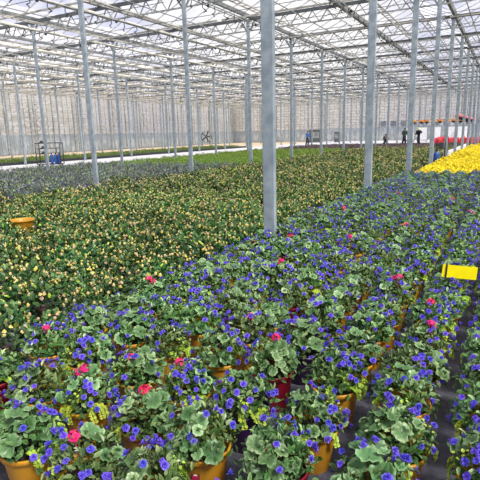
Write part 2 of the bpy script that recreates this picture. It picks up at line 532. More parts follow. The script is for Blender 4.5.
def place_blue(k, n, x, y, right=False):
    global n_blue
    v = BV[(k * 3 + n * 5 + (k * n) % 4) % len(BV)]
    pc = POTCOL.get((k, n), 'ochre') if not right else 'ochre'
    if (k, n) not in POTCOL and not right and n > 6 and random.random() < .1:
        pc = random.choice(['dark red', 'dark violet'])
    pink = (k, n) in PINKAT and not right or (right and n == 11)
    r = root('flower_planter', (x, y, 0.0), random.uniform(0, 2 * PI))
    sc = random.uniform(.9, 1.0) if n < 4 else random.uniform(.94, 1.1)
    r.scale = (sc, sc, random.uniform(.9, 1.08))
    side = 'right of aisle' if right else 'left of aisle'
    what = ('%s pot of blue flowers' % pc) if n < 9 else 'planter of blue flowers'
    if pink:
        what += ' with pink blossom'
    lab = '%s, %s row, %s column %s' % (what, ordn(n + 1), ordn(k + 1), side)
    tag(r, lab, 'potted plant', 'violet-blue flower planters')
    po = link('pot', POTS[pc], r)
    if n < 4:
        po.scale = (1.1, 1.1, 1.04)
    if n < 6:
        link('soil', SOIL, r)
    link('geranium_leaves', v['ger'], r)
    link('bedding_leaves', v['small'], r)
    link('trailing_leaves', v['lime'], r)
    near = n < 12
    if near:
        for p, nn in v['spots']:
            b = link('bloom', random.choice(BLOOM), r, tuple(p))
            b.rotation_euler = Vector(nn).to_track_quat('Z', 'Y').to_euler()
            q = random.uniform(.8, 1.15)
            b.scale = (q, q, q)
    else:
        link('blooms', v['blooms'], r)
    if pink:
        link('pink_blossom', v['pink'], r)
    n_blue += 1
    return r


for n in range(0, 39):
    for k in range(7):
        x, y = -0.34 - SP * k + random.uniform(-.025, .025), 1.22 + SP * n + random.uniform(-.025, .025)
        if abs(x + 2.58) < .22 and any(abs(y - (5.5 + 5 * i)) < .17 for i in range(3)):
            x += .1 if x > -2.58 else -.12
        if seen(x, y, .3, 2):
            r = place_blue(k, n, x, y)
            if (k, n) == (2, 1):
                lt = MB()
                lt.box((0, 0, 0), (.036, .002, .036))
                lt.box((0, -.0012, -.004), (.030, .001, .022), mat=1)
                lt.box((0, -.0018, .006), (.016, .001, .005), mat=2)
                lb = link('plant_label', lt.mesh('plant_label', [MT['tagdark'], MT['tagpink'], MT['tagwhite']]), r)
                r.rotation_euler = (0, 0, 0)
                a = -1.25
                lb.location = (.117 * math.cos(a), .117 * math.sin(a), .135)
                lb.rotation_euler = (-.12, 0, a + PI / 2)
                tag(lb, 'dark label with crimson print')
                st = MB()
                st.add([(-.011, 0, 0), (.011, 0, 0), (.010, 0, .045), (.004, 0, .056), (-.004, 0, .056), (-.010, 0, .045),
                        (-.011, .0012, 0), (.011, .0012, 0), (.010, .0012, .045), (.004, .0012, .056), (-.004, .0012, .056), (-.010, .0012, .045)],
                       [(0, 1, 2, 3, 4, 5), (11, 10, 9, 8, 7, 6)] + [(i, i + 6, (i + 1) % 6 + 6, (i + 1) % 6) for i in range(6)])
                q = link('care_tag', st.mesh('care_tag', MT['tagwhite']), r, (.025, -.098, .165))
                q.rotation_euler = (-.15, 0, .1)
for n in range(0, 30):
    for k in range(2):
        x, y = 0.035 + SP * k + random.uniform(-.02, .02), 1.16 + SP * n + random.uniform(-.03, .03)
        if seen(x, y, .3, 2):
            place_blue(k, n, x, y, True)


# ------------------------------------------------------------------ the other crops
def clump(seed, leafmats, R, H, nleaf, L, W, buds=None, lod=False, z0=0.03, budn=0, budr=.008, upright=0.5, extra=None):
    """a small dense plant; returns arrays for a leaf mesh and a flower mesh"""
    random.seed(seed)
    lf, bd = MB(), MB()
    for k in range(nleaf):
        p, n = dome(R, H, z0, -.1, PI / 2, None, random.uniform(.5, 1.05))
        dr = n * random.uniform(.3, .9) + np.array([random.gauss(0, .5), random.gauss(0, .5), random.uniform(0, upright)])
        ti = random.uniform(.05, .45) + .5 * p[2] / (z0 + H) * random.uniform(.4, 1.1)  # higher leaves of the clump get a paler tint
        s_ = random.uniform(.75, 1.2)
        mat = 0
        if extra and random.random() < extra:
            mat = 1
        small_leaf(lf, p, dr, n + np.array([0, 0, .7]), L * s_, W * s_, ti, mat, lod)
    for k in range(budn):
        p, n = dome(R, H, z0, .15, PI / 2, None, random.uniform(.95, 1.1))
        if lod:
            t = random.uniform(0, 1)
            q = budr * random.uniform(.8, 1.25)
            a = random.uniform(0, 3)
            c, s_ = q * math.cos(a), q * math.sin(a)
            bd.add([p + (c, s_, 0), p + (-s_, c, q * .3), p + (-c, -s_, 0), p + (s_, -c, -q * .3), p + (0, 0, q)], [(0, 1, 4), (1, 2, 4), (2, 3, 4), (3, 0, 4)], t)
        elif buds == 'drop':
            ball(bd, p, budr * random.uniform(.8, 1.3), random.uniform(0, 1), 0, (1, 1, 1.5))
            rosette(bd, p - np.array([0, 0, budr * .3]), n + np.array([0, 0, .3]), budr * 1.5, random.uniform(0, 1), petals=4, layers=1, n=2)
        else:
            rosette(bd, p, n + np.array([0, 0, .5]), budr * random.uniform(.8, 1.2), random.uniform(.3, .8), petals=6, layers=2, n=2)
    return lf, bd


def scatter_stuff(name, protos, pts, mats, label, cat):
    """one object for the far rest of a crop, too many to count"""
    Vs, Cs, Is, Ts, Ms = [], [], [], [], []
    base = 0
    pts = np.array(pts)
    pick = rng.integers(0, len(protos), len(pts))
    for q, (lf, bd) in enumerate(protos):
        parts = [(lf, 0)] + ([(bd, 1)] if bd is not None and bd.n else [])
        P = pts[pick == q]
        if not len(P):
            continue
        ang = rng.uniform(0, 2 * PI, len(P))
        sc = rng.uniform(.85, 1.2, len(P))
        c, s_ = np.cos(ang) * sc, np.sin(ang) * sc
        for b, mo in parts:
            V = np.concatenate(b.v)
            T = np.concatenate(b.t)
            X = c[:, None] * V[None, :, 0] - s_[:, None] * V[None, :, 1] + P[:, 0:1]
            Y = s_[:, None] * V[None, :, 0] + c[:, None] * V[None, :, 1] + P[:, 1:2]
            Z = V[None, :, 2] * (sc * rng.uniform(.75, 1.15, len(P)))[:, None] + 0 * X
            Vs.append(np.stack([X, Y, Z], -1).reshape(-1, 3))
            jit = rng.uniform(-.12, .12, len(P))
            Ts.append(np.clip(T[None, :] + jit[:, None], 0, 1).ravel())
            idx = np.array([i for f in b.f for i in f], dtype=np.int64)
            cnt = np.array([len(f) for f in b.f], dtype=np.int32)
            I = idx[None, :] + (np.arange(len(P)) * len(V))[:, None] + base
            Is.append(I.ravel())
            Cs.append(np.tile(cnt, len(P)))
            mi = np.array(b.m, dtype=np.int32)
            if mo:
                mi = mi + (len(mats) - 1)
            Ms.append(np.tile(mi, len(P)))
            base += len(P) * len(V)
    V = np.concatenate(Vs)
    me = bpy.data.meshes.new(name)
    me.vertices.add(len(V))
    me.vertices.foreach_set('co', V.ravel())
    finish(me, V, np.concatenate(Cs).astype(np.int32), np.concatenate(Is).astype(np.int32), np.concatenate(Ts), np.concatenate(Ms), mats, False)
    return tag(link(name, me), label, cat, kind='stuff')


def grid(x0, x1, y0, y1, sp, jit=.04, keep=1.0, fromright=True):
    out = []
    nx = int((x1 - x0) / sp) + 1
    ny = int((y1 - y0) / sp) + 1
    for j in range(ny):
        for i in range(nx):
            x = (x1 - i * sp) if fromright else (x0 + i * sp)
            x += random.uniform(-jit, jit)
            y = y0 + j * sp + random.uniform(-jit, jit)
            if any(abs(x - px_) < .2 for px_ in (-2.58, -10.58, -18.58)) and abs((y - 5.5 + 2.5) % 5 - 2.5) < .16:
                continue
            if random.random() > keep:
                continue
            if seen(x, y, .25, 3):
                out.append((x, y, i, j))
    return out


def crop(name, cat, pts, protos, mats_leaf, mat_bud, near_n, lab, group, stuff_name, stuff_label, lod_protos, pot=None, budname='blossoms'):
    """the nearest near_n plants one by one, the rest as one mass"""
    pts = sorted(pts, key=lambda p: p[0] ** 2 + p[1] ** 2)
    ms = []
    for lf, bd in protos:
        ms.append((lf.mesh(name + '_leaves', mats_leaf), bd.mesh(name + '_blossoms', mat_bud) if bd.n else None))
    for q, (x, y, i, j) in enumerate(pts[:near_n]):
        r = root(name, (x, y, 0), random.uniform(0, 6.28))
        s_ = random.uniform(.88, 1.15)
        r.scale = (s_, s_, s_ * random.uniform(.8, 1.15))
        tag(r, lab(i, j), cat, group)
        a, b = random.choice(ms)
        if pot is not None:
            link('pot', pot(x, y), r)
        link('leaves', a, r)
        if b:
            link(budname, b, r)
    if len(pts) > near_n:
        mats = list(mats_leaf) + ([mat_bud] if mat_bud else [])
        scatter_stuff(stuff_name, lod_protos, [(p[0], p[1]) for p in pts[near_n:]], mats, stuff_label, cat)
    return len(pts)


random.seed(21)
NP = {'small': pot_mesh('small_pot', MT['ochre'], .075, .11), 'brown': pot_mesh('brown_pot', MT['grow_pot'], .06, .1)}
# cream-budded plants filling the bay left of the nearest row of posts
cp = grid(-10.3, -3.05, .9, 39.5, .365, .06)
cp = [p for p in cp if not ((p[0] + 6.6) ** 2 + (p[1] - 4.9) ** 2 < .3 ** 2)]
cream = [clump(300 + k, None, .185, .24 + .03 * (k % 3), 230, .058, .034, 'drop', False, .05, 26, .0105, .5, .03) for k in range(5)]
cream_l = [clump(320 + k, None, .195, .24 + .03 * (k % 3), 90, .078, .05, 'drop', True, .04, 18, .016, .5, .03) for k in range(5)]
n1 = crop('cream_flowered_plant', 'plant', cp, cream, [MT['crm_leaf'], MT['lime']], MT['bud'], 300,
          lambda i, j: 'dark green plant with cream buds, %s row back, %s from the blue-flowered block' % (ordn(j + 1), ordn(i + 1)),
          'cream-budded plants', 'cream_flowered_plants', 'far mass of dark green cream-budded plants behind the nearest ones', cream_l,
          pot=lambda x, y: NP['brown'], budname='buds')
# grey-violet plants in the next bay
random.seed(22)
sp_ = grid(-20.2, -10.95, 5.0, 19.9, .44, .06)
silv = [clump(340 + k, None, .21, .28, 110, .065, .04, None, True, .03, 0, .01, 1.0, .36) for k in range(4)]
n2 = crop('grey_leaved_plant', 'plant', sp_, silv, [MT['sil'], MT['silg']], None, 300,
          lambda i, j: 'grey-violet leafy plant, %s row back, %s from the cream-budded bay' % (ordn(j + 1), ordn(i + 1)),
          'grey-violet plants', 'grey_leaved_plants', 'mass of grey-violet leafy plants reaching to the concrete path', silv)
# fresh green plants
random.seed(23)
gp = grid(-20.1, -11.05, 20.3, 40.0, .40)
grn = [clump(360 + k, None, .21, .2, 80, .07, .03, None, True, .03, 0, .01, 1.5) for k in range(3)]
n3 = crop('fresh_green_plant', 'plant', gp, grn, [MT['grn']], None, 300,
          lambda i, j: 'fresh light green plant, %s row back, %s from the cream-budded bay' % (ordn(j + 1), ordn(i + 1)),
          'fresh green plants', 'fresh_green_plants', 'far mass of fresh light green plants beyond the grey-violet ones', grn)
# yellow flowers
random.seed(24)
yp = [p for p in grid(-2.33, 5.0, 15.5, 44.0, .36, fromright=False) if p[0] > -2.25 or abs((p[1] - 5.5 + 2.5) % 5 - 2.5) > .3]
yel = [clump(380 + k, None, .19, .24, 40, .06, .03, 'r', True, .04, 60, .042) for k in range(4)]
n4 = crop('yellow_flower_plant', 'plant', yp, yel, [MT['grn']], MT['yel'], 300,
          lambda i, j: 'bright yellow flowering plant, %s row back, %s column from the posts' % (ordn(j + 1), ordn(i + 1)),
          'yellow flowering plants', 'yellow_flower_plants', 'far mass of bright yellow flowers right of the posts', yel)
# plum-grey plants before the cross path
random.seed(25)
pp = grid(-10.35, -2.9, 40.2, 51.0, .42) + [(x, y, i + 18, j) for x, y, i, j in grid(-18.9, -10.9, 42.2, 51.5, .42)]
plm = [clump(400 + k, None, .22, .24, 60, .08, .045, None, True, .03, 0, .01, 1.0, .12) for k in range(3)]
n5 = crop('plum_leaved_plant', 'plant', pp, plm, [MT['plum'], MT['silg']], None, 300,
          lambda i, j: 'plum-grey leafy plant before the cross path, %s row back, %s column' % (ordn(j + 1), ordn(i + 1)),
          'plum-grey plants', 'plum_leaved_plants', 'far mass of plum-grey plants before the cross path', plm)
# coral red flowers far right
random.seed(26)
rp_ = [p for p in grid(-7.2, 1.5, 55.5, 60.0, .52)]
red = [clump(420 + k, None, .25, .5, 30, .08, .04, 'r', True, .04, 60, .06) for k in range(3)]
n6 = crop('coral_flower_plant', 'plant', rp_, red, [MT['grn']], MT['coral'], 300,
          lambda i, j: 'coral red flowering plant beyond the cross path, %s row back, %s column' % (ordn(j + 1), ordn(i + 1)),
          'coral red flowering plants', 'coral_flower_plants', 'far mass of coral red flowers beyond the cross path', red)
# low young crop beyond the concrete path
random.seed(27)
tp = grid(-33.2, -28.3, 12.0, 52.0, .5, .1)
tf = [clump(440 + k, None, .3, .26, 60, .1, .04, None, True, .02, 0, .01, 1.5) for k in range(3)]
scatter_stuff('young_plants', tf, [(p[0], p[1]) for p in tp], [MT['turf']], 'low dull green young crop beyond the concrete path', 'plants')
print('COUNTS', n_blue, n1, n2, n3, n4, n5, n6, len(tp))

# ochre pot standing in a gap among the cream-budded plants
for nm, (x, y, z) in {'a': (-6.6, 4.9, 0)}.items():
    r = root('empty_planter', (x, y, z))
    tag(r, 'wide ochre pot with bare soil in a gap among the cream-budded plants', 'pot')
    link('pot', pot_mesh('wide_pot', MT['ochre'], .18, .34), r)
    o = link('soil', SOIL, r, (0, 0, .0))
    o.scale = (1.55, 1.55, 1.62)

# ------------------------------------------------------------------ floor
def slab(name, x0, x1, y0, y1, z, m, kind='structure', th=.02):
    mb = MB()
    mb.box(((x0 + x1) / 2, (y0 + y1) / 2, z - th / 2), (x1 - x0, y1 - y0, th))
    o = link(name, mb.mesh(name, m))
    o['kind'] = kind
    return o


slab('floor', -46, 14, -6, 86, 0.0, MT['cloth'], th=.1)
slab('concrete_path', -27.3, -20.4, -6, 86, .012, MT['concrete'])
slab('concrete_path', -20.4, 14, 52.6, 55.0, .012, MT['concrete'])
slab('concrete_path', -20.4, 14, 63, 86, .012, MT['concrete'])
slab('sandy_path', -46, -33.6, -6, 86, .012, MT['sand'])
slab('sandy_path', -33.6, -27.3, 53, 86, .014, MT['sand'])
slab('ground', -400, 400, -400, 400, -.12, MT['outside'])
mb = MB()
mb.box((-27.55, 23, .09), (.1, 60, .18))
o = link('edging_board', mb.mesh('edging_board', MT['dark']))
tag(o, 'dark edging board along the young crop beyond the concrete path', 'board')
mb = MB()
mb.box((-2.76, 35.5, .2), (.1, 13, .4))
tag(link('edging_board', mb.mesh('edging_board', MT['white'])), 'white edging board left of the yellow flowers', 'board')
mb = MB()
mb.box((-10.6, 37.9, .1), (.3, 4.6, .2))
tag(link('edging_board', mb.mesh('edging_board', MT['concrete'])), 'pale concrete kerb between the green and cream-budded plants', 'kerb')

# ------------------------------------------------------------------ posts
ZT = 6.57
POSTX = [-2.58 - 8 * k for k in range(6)] + [5.42, 13.42]
POSTY = [5.5 + 5 * i for i in range(16)]


def post_meshes():
    mb = MB()
    w, d, t = .08, .035, .008
    # rolled C-section post with rounded corners
    pr = []
    for sx, sy in ((-1, -1), (1, -1), (1, 1), (-1, 1)):
        for q in range(4):
            a = {(-1, -1): PI, (1, -1): 1.5 * PI, (1, 1): 0, (-1, 1): .5 * PI}[(sx, sy)] + q * PI / 6
            pr.append((sx * (w - .012) + .012 * math.cos(a), sy * (d - .012) + .012 * math.sin(a)))
    n = len(pr)
    V = [(x, y, z) for z in (0.02, ZT - .02) for x, y in pr]
    mb.add(V, [(k, (k + 1) % n, n + (k + 1) % n, n + k) for k in range(n)] + [tuple(range(n - 1, -1, -1)), tuple(range(n, 2 * n))])
    me = mb.mesh('post', MT['steel'])
    b = MB()
    b.box((0, 0, .01), (.3, .2, .02))
    for sx in (-1, 1):
        for sy in (-1, 1):
            b.lathe([(.012, 0), (.012, .02), (.001, .022)], 6, (sx * .12, sy * .07, .02))
    bp = b.mesh('base_plate', MT['steel'])
    c = MB()
    c.box((0, 0, ZT - .06), (.24, .12, .10))
    c.bar((-.07, 0, ZT - .5), (-.3, 0, ZT - .1), .03)
    c.bar((.07, 0, ZT - .5), (.3, 0, ZT - .1), .03)
    cp_ = c.mesh('post_head', MT['steel_dark'])
    return me, bp, cp_


PM = post_meshes()
ROWN = ['nearest row of posts', 'second post row from the right', 'third post row from the right', 'fourth post row from the right', 'fifth post row from the right', 'sixth post row from the right']
for rr, x in enumerate(POSTX[:6]):
    vis = [y for y in POSTY if y < 80 and (seen(x, y, 1.0, 6) or seen(x, y, 4, 6) or seen(x, y, 0, 6))]
    for q, y in enumerate(vis):
        o = root('steel_post', (x, y, 0))
        tag(o, 'galvanised steel post, %s from the front in the %s' % (ordn(q + 1), ROWN[rr]), 'post', 'greenhouse posts')
        link('shaft', PM[0], o)
        link('base_plate', PM[1], o)
        link('post_head', PM[2], o)

# ------------------------------------------------------------------ roof trusses: 8 m spans across the bays
L_ = 7.84


def truss():
    a, b, c = MB(), MB(), MB()
    a.bar((-L_ / 2, 0, 0), (L_ / 2, 0, 0), .08, .13)
    b.bar((-L_ / 2, 0, -.5), (L_ / 2, 0, -.5), .05, .05)
    n = 12
    s_ = L_ / n
    for k in range(n):
        x0 = -L_ / 2 + k * s_
        c.bar((x0 + .03, 0, -.48), (x0 + s_ / 2, 0, -.05), .034)
        c.bar((x0 + s_ / 2, 0, -.05), (x0 + s_ - .03, 0, -.48), .034)
    return a.mesh('top_chord', MT['steel_dark']), b.mesh('bottom_chord', MT['lattice']), c.mesh('web_bars', MT['lattice'])


TM = truss()
BAYN = ['over the cream-budded plants', 'over the grey-violet and green plants', 'over the concrete path', 'over the young crop', 'over the sandy strip', 'over the far left side', 'over the yellow flowers', 'over the right side']
BAYX = [-6.58 - 8 * k for k in range(5)] + [None, 1.42, 9.42]
for bi, x in enumerate(BAYX):
    if x is None:
        continue
    vis = [y for y in POSTY if y < 80 and any(seen(x + dx, y, ZT - .2, 4) for dx in (-4, -2, 0, 2, 4))]
    for q, y in enumerate(vis):
        o = root('roof_truss', (x, y, ZT))
        tag(o, 'lattice roof truss %s, %s from the front' % (BAYN[bi], ordn(q + 1)), 'truss', 'roof trusses')
        for me, nm in zip(TM, ('top_chord', 'bottom_chord', 'web_bars')):
            link(nm, me, o)

# ------------------------------------------------------------------ gutters and roof glass
Y0, Y1 = -4.0, 80.0
GX = [-46.58 + 4 * k for k in range(16)]
gut = MB()
gut.add([(x, y, z) for y in (Y0, Y1) for x, z in ((-.11, .12), (-.10, .12), (-.05, .02), (.05, .02), (.10, .12), (.11, .12), (.06, 0), (-.06, 0))],
        [(k, (k + 1) % 8, 8 + (k + 1) % 8, 8 + k) for k in range(8)])
gm = gut.mesh('gutter', MT['lattice'])
GROWN = {}
for k, x in enumerate(GX):
    o = link('roof_gutter', gm, None, (x, 0, ZT + .06))
    if x > -3 and x < -2:
        w = 'right over the nearest row of posts'
    elif x > -2:
        w = '%s to the right of the nearest row of posts' % ordn(int(round((x + 2.58) / 4)))
    else:
        w = '%s to the left of the nearest row of posts' % ordn(int(round((-2.58 - x) / 4)))
    tag(o, 'pale roof gutter running lengthwise, ' + w, 'gutter', 'roof gutters')
RH = .86
ceil = link('ceiling', None)
ceil['kind'] = 'structure'
gl, br, rg = MB(), MB(), MB()
for k in range(len(GX) - 1):
    a, b = GX[k] + .09, GX[k + 1] - .09
    m = (a + b) / 2
    z0, z1 = ZT + .2, ZT + .2 + RH
    gl.add([(a, Y0, z0), (a, Y1, z0), (m, Y1, z1), (m, Y0, z1)], [(0, 1, 2, 3)])
    gl.add([(b, Y0, z0), (b, Y1, z0), (m, Y1, z1), (m, Y0, z1)], [(3, 2, 1, 0)])
    rg.bar((m, Y0, z1 + .02), (m, Y1, z1 + .02), .06, .07)
    y = Y0
    j = 0
    while y <= Y1:
        if y > -1:
            br.bar((a, y, z0 - .02), (m, y, z1 - .02), .03, .04)
            br.bar((b, y, z0 - .02), (m, y, z1 - .02), .03, .04)
        y += 1.0
o = link('ceiling_glass', gl.mesh('ceiling_glass', MT['roof']), ceil)
o = link('glazing_bars', br.mesh('glazing_bars', MT['steel_light']), ceil)
o = link('ridge_bars', rg.mesh('ridge_bars', MT['steel_light']), ceil)

# ------------------------------------------------------------------ pipes, rails and screens hung under the trusses (all run lengthwise)
def place_word(x):
    b = int((-2.58 - x) // 8)
    return {-3: 'over the right side', -2: 'over the far right', -4: 'over the far right', -1: 'over the yellow flowers', 0: 'over the cream-budded plants', 1: 'over the grey-violet and green plants', 2: 'over the concrete path', 3: 'over the young crop', 4: 'over the sandy strip', 5: 'over the far left'}[b]


def ladder_mesh():
    a, b = MB(), MB()
    for s_ in (-1, 1):
        a.bar((s_ * .11, 0, 0), (s_ * .11, Y1 - 2, 0), .028, .04)
    y = .2
    while y < Y1 - 2.2:
        b.bar((-.1, y, 0), (.1, y, 0), .022)
        y += .38
    return a.mesh('rails', MT['creamrail']), b.mesh('rungs', MT['creamrail'])


LM = ladder_mesh()
for b in range(-1, 5):
    for q, off in enumerate((2.0, 6.0)):
        x = -2.58 - 8 * b - off
        o = root('screen_drive_rack', (x, 1, ZT - .544))
        tag(o, 'cream ladder-like rack hung lengthwise %s, %s of the two' % (place_word(x), 'right' if q == 0 else 'left'), 'rack', 'ladder racks under the roof')
        link('rails', LM[0], o)
        link('rung_lattice', LM[1], o)
# thin white pipes
pm = MB()
pm.tube([(0, 0, 0), (0, Y1 - 2, 0)], .02, 8)
pm = pm.mesh('pipe', MT['lattice'])
for b in range(-1, 5):
    for q, off in enumerate((1.0, 3.1, 4.9, 7.1)):
        x = -2.58 - 8 * b - off
        o = link('heating_pipe', pm, None, (x, 1, ZT - .548))
        tag(o, 'thin pale pipe running lengthwise %s, %s from the right' % (place_word(x), ordn(q + 1)), 'pipe', 'thin pipes under the roof')
# bundled cream shade screens
random.seed(31)
for b in range(1, 5):
    for q, off in enumerate((3.6, 7.6)):
        x = -2.58 - 8 * b - off
        mb = MB()
        pts, rr = [], []
        y = 1.0
        while y < Y1 - 1:
            pts.append((random.uniform(-.01, .01), y, random.uniform(-.02, .02)))
            rr.append(random.uniform(.05, .085))
            y += .8
        mb.tube(pts, rr, 8)
        o = link('shade_screen', mb.mesh('shade_screen', MT['cream'], True), None, (x, 0, ZT - .40))
        tag(o, 'cream shade screen bundled lengthwise %s, %s of the two' % (place_word(x), 'right' if q == 0 else 'left'), 'screen', 'bundled shade screens')
# irrigation line with curled drop hoses
hr = MB()
for y in POSTY:
    if y < 80:
        hr.bar((0, y - 1, -.01), (0, y - 1, .15), .02)
HR = hr.mesh('hanger_rods', MT['lattice'])
hk = MB()
pts = [(0, 0, 0)]
for k in range(9):
    a = -.3 + k * .42
    pts.append((.15 * math.sin(a) * (1 if k < 6 else .7), 0, -.12 - .27 * k / 8 - .06 * math.cos(a)))
hk.tube(pts, .016, 6)
hk = hk.mesh('drop_hose', MT['black'], True)
nz = MB()
ball(nz, (0, 0, 0), .06, .5)
nz = nz.mesh('nozzle', MT['black'])
for b in range(0, 4):
    for q, off in enumerate((2.8, 6.7)):
        x = -2.58 - 8 * b - off
        o = root('irrigation_line', (x, 1, ZT - .66))
        tag(o, 'dark-hosed irrigation line %s, %s of the two' % (place_word(x), 'right' if q == 0 else 'left'), 'pipe', 'irrigation lines')
        link('pipe', pm, o)
        link('hanger_rods', HR, o)
        for k in range(76):
            y = 1.5 + k * .72
            if seen(x, y + 1, ZT - .9, 4):
                h = link('drop_hose', hk, o, (0, y, 0), random.uniform(0, 6.28))
                if k % 5 == 2:
                    link('nozzle', nz, o, (0, y + .3, -.06))

# screen profiles and support cables running across the bays
for bi, x in enumerate(BAYX):
    if x is None:
        continue
    pf = MB()
    pf.bar((-3.9, 0, 0), (3.9, 0, 0), .05, .06)
    pf = pf.mesh('screen_profile', MT['creamrail'])
    wr = MB()
    wr.tube([(-4, 0, 0), (4, 0, 0)], .012, 5)
    wr = wr.mesh('support_cable', MT['steel_dark'])
    n = 0
    for y in POSTY:
        if y < 78 and any(seen(x + dx, y + 2.5, ZT - .5, 2) for dx in (-4, 0, 4)):
            n += 1
            o = link('screen_profile', pf, None, (x, y + 2.5, ZT - .494))
            tag(o, 'cream profile bar between trusses %s, %s from the front' % (BAYN[bi], ordn(n)), 'bar', 'screen profile bars')
            for q, dy in enumerate((1.2, 3.8)):
                o = link('support_cable', wr, None, (x, y + dy, ZT - .585))
                tag(o, '%s dark cable %s, %s bay from the front' % ('nearer' if q == 0 else 'farther', BAYN[bi], ordn(n)), 'cable', 'support cables under the roof')

# ------------------------------------------------------------------ outer walls
def wall(name, a, b, y_or_x, axis):
    """hazy lower sheet, beige screen above, mullions and rails"""
    def P(u, z, off=0.0):
        return (y_or_x + off, u, z) if axis == 'x' else (u, y_or_x + off, z)
    w = link(name, None)
    w['kind'] = 'structure'
    lo, up, mu = MB(), MB(), MB()
    lo.add([P(a, 0), P(b, 0), P(b, 2.1), P(a, 2.1)], [(0, 1, 2, 3)])
    up.add([P(a, 2.1), P(b, 2.1), P(b, ZT + 1), P(a, ZT + 1)], [(0, 1, 2, 3)])
    u = a
    s_ = .12 if axis == 'x' else -.12
    while u <= b:
        q = int((u - a) / .75 + .5)
        mu.bar(P(u, 0, s_), P(u, ZT + .2, s_), .045 if q % 4 else .14)
        if q % 8 == 0:
            # braced wall posts on the inside
            mu.bar(P(u, 0, s_ * 6), P(u, ZT, s_ * 6), .1)
            z = 2.2
            while z < ZT - .6:
                mu.bar(P(u, z, s_ * 6), P(u + .75, z + .55, s_ * 6), .05)
                mu.bar(P(u + .75, z + .55, s_ * 6), P(u, z + 1.1, s_ * 6), .05)
                z += 1.1
        u += .75
    for z in (.25, 2.1, 2.6, 3.0, 3.5, 3.9, 4.4, 4.8, 5.3, 5.7, 6.2, ZT):
        mu.bar(P(a, z, s_ * 1.5), P(b, z, s_ * 1.5), .06)
    link('wall_sheet', lo.mesh('wall_sheet', MT['wallglass']), w)
    link('wall_screen', up.mesh('wall_screen', MT['screen']), w)
    link('wall_mullions', mu.mesh('wall_mullions', MT['lattice']), w)


wall('wall_left', -6, 84, -45.2, 'x')
wall('wall_back', -45.2, 14, 80.5, 'y')
wall('wall_right', -6, 80.5, 14.2, 'x')


# ------------------------------------------------------------------ trolleys and tanks
def canister(loc, lab, grp=None, h=.46, r=.085):
    o = root('blue_canister', loc)
    tag(o, lab, 'canister', grp)
    mb = MB()
    mb.lathe([(.001, 0), (r * .95, 0), (r, .02), (r, h * .78), (r * .8, h * .9), (r * .35, h * .96), (r * .35, h), (.001, h)], 18)
    link('tank', mb.mesh('tank', MT['blue'], True), o)
    mb = MB()
    mb.lathe([(r * .4, 0), (r * .4, .05), (.001, .055)], 12, (0, 0, h))
    mb.tube([(-.05, 0, h * .92), (-.05, 0, h + .06), (.05, 0, h + .06), (.05, 0, h * .92)], .008, 6)
    link('cap', mb.mesh('cap', MT['black']), o)
    return o


tr = root('watering_trolley', (-23.42, 19.87, 0.012), YAW)
tag(tr, 'black tube-framed trolley standing on the concrete path', 'trolley')
mb = MB()
for x in (-.78, .62):
    for y in (-.25, .25):
        mb.tube([(x, y, .12), (x, y, 1.34)], .028, 8)
for y in (-.25, .25):
    mb.tube([(-.78, y, 1.34), (.62, y, 1.34)], .026, 8)
    mb.tube([(.44, y, .14), (.44, y, 1.04)], .024, 8)
    mb.tube([(.02, y, 1.04), (.44, y, 1.04)], .022, 8)
for x in (-.78, .62):
    mb.tube([(x, -.25, 1.34), (x, .25, 1.34)], .024, 8)
link('frame', mb.mesh('frame', MT['dark'], True), tr)
for z in (.13, .72, 1.02):
    mb = MB()
    if z < .5:
        mb.box((-.08, 0, z), (1.4, .5, .05))
    else:
        mb.box((-.45, 0, z), (.62, .46, .03))
    link('shelf', mb.mesh('shelf', MT['black']), tr)
for x in (-.68, .52):
    for y in (-.22, .22):
        mb = MB()
        mb.lathe([(.001, -.02), (.05, -.02), (.055, 0), (.05, .02), (.001, .02)], 14)
        o = link('wheel', mb.mesh('wheel', MT['rubber']), tr, (x, y, .057))
        o.rotation_euler = (PI / 2, 0, 0)
Rz = Matrix.Rotation(YAW, 3, 'Z')


def on_trolley(x, y, z):
    v = Rz @ Vector((x, y, 0))
    return (-23.42 + v.x, 19.87 + v.y, .012 + z)


for x, w in ((.06, 'left'), (.29, 'middle'), (.50, 'right')):
    canister(on_trolley(x, -.12, .156), 'blue canister on the black trolley, the %s one of three' % w, 'blue canisters on the trolley', .56, .085)
for z, w in ((1.355, 'top bar'), (1.036, 'upper shelf'), (.736, 'lower shelf')):
    o = root('hose_coupling', on_trolley(-.42, -.25 if z > 1.3 else -.1, z))
    tag(o, 'black coupling lying on the %s of the trolley' % w, 'coupling')
    mb = MB()
    mb.lathe([(.001, 0), (.15, 0), (.15, .03), (.06, .05), (.045, .13), (.001, .13)], 16)
    link('body', mb.mesh('body', MT['black'], True), o)
    mb = MB()
    mb.tube([(0, 0, .08), (.1, 0, .1), (.14, 0, .06)], .02, 8)
    link('spout', mb.mesh('spout', MT['black'], True), o)
for k, (x, y) in enumerate(((-21.9, 16.3), (-22.4, 17.0))):
    o = root('floor_coupling', (x, y, .012), k * 1.1)
    tag(o, ['dark pipe coupling lying on the concrete path, nearer one', 'dark pipe coupling lying on the concrete path, farther one'][k], 'coupling')
    mb = MB()
    mb.tube([(-.3, 0, .06), (.1, 0, .06), (.3, .1, .06)], .055, 10)
    link('pipe', mb.mesh('pipe', MT['dark'], True), o)
    mb = MB()
    mb.box((0, 0, .05), (.14, .16, .1))
    link('collar', mb.mesh('collar', MT['black']), o)

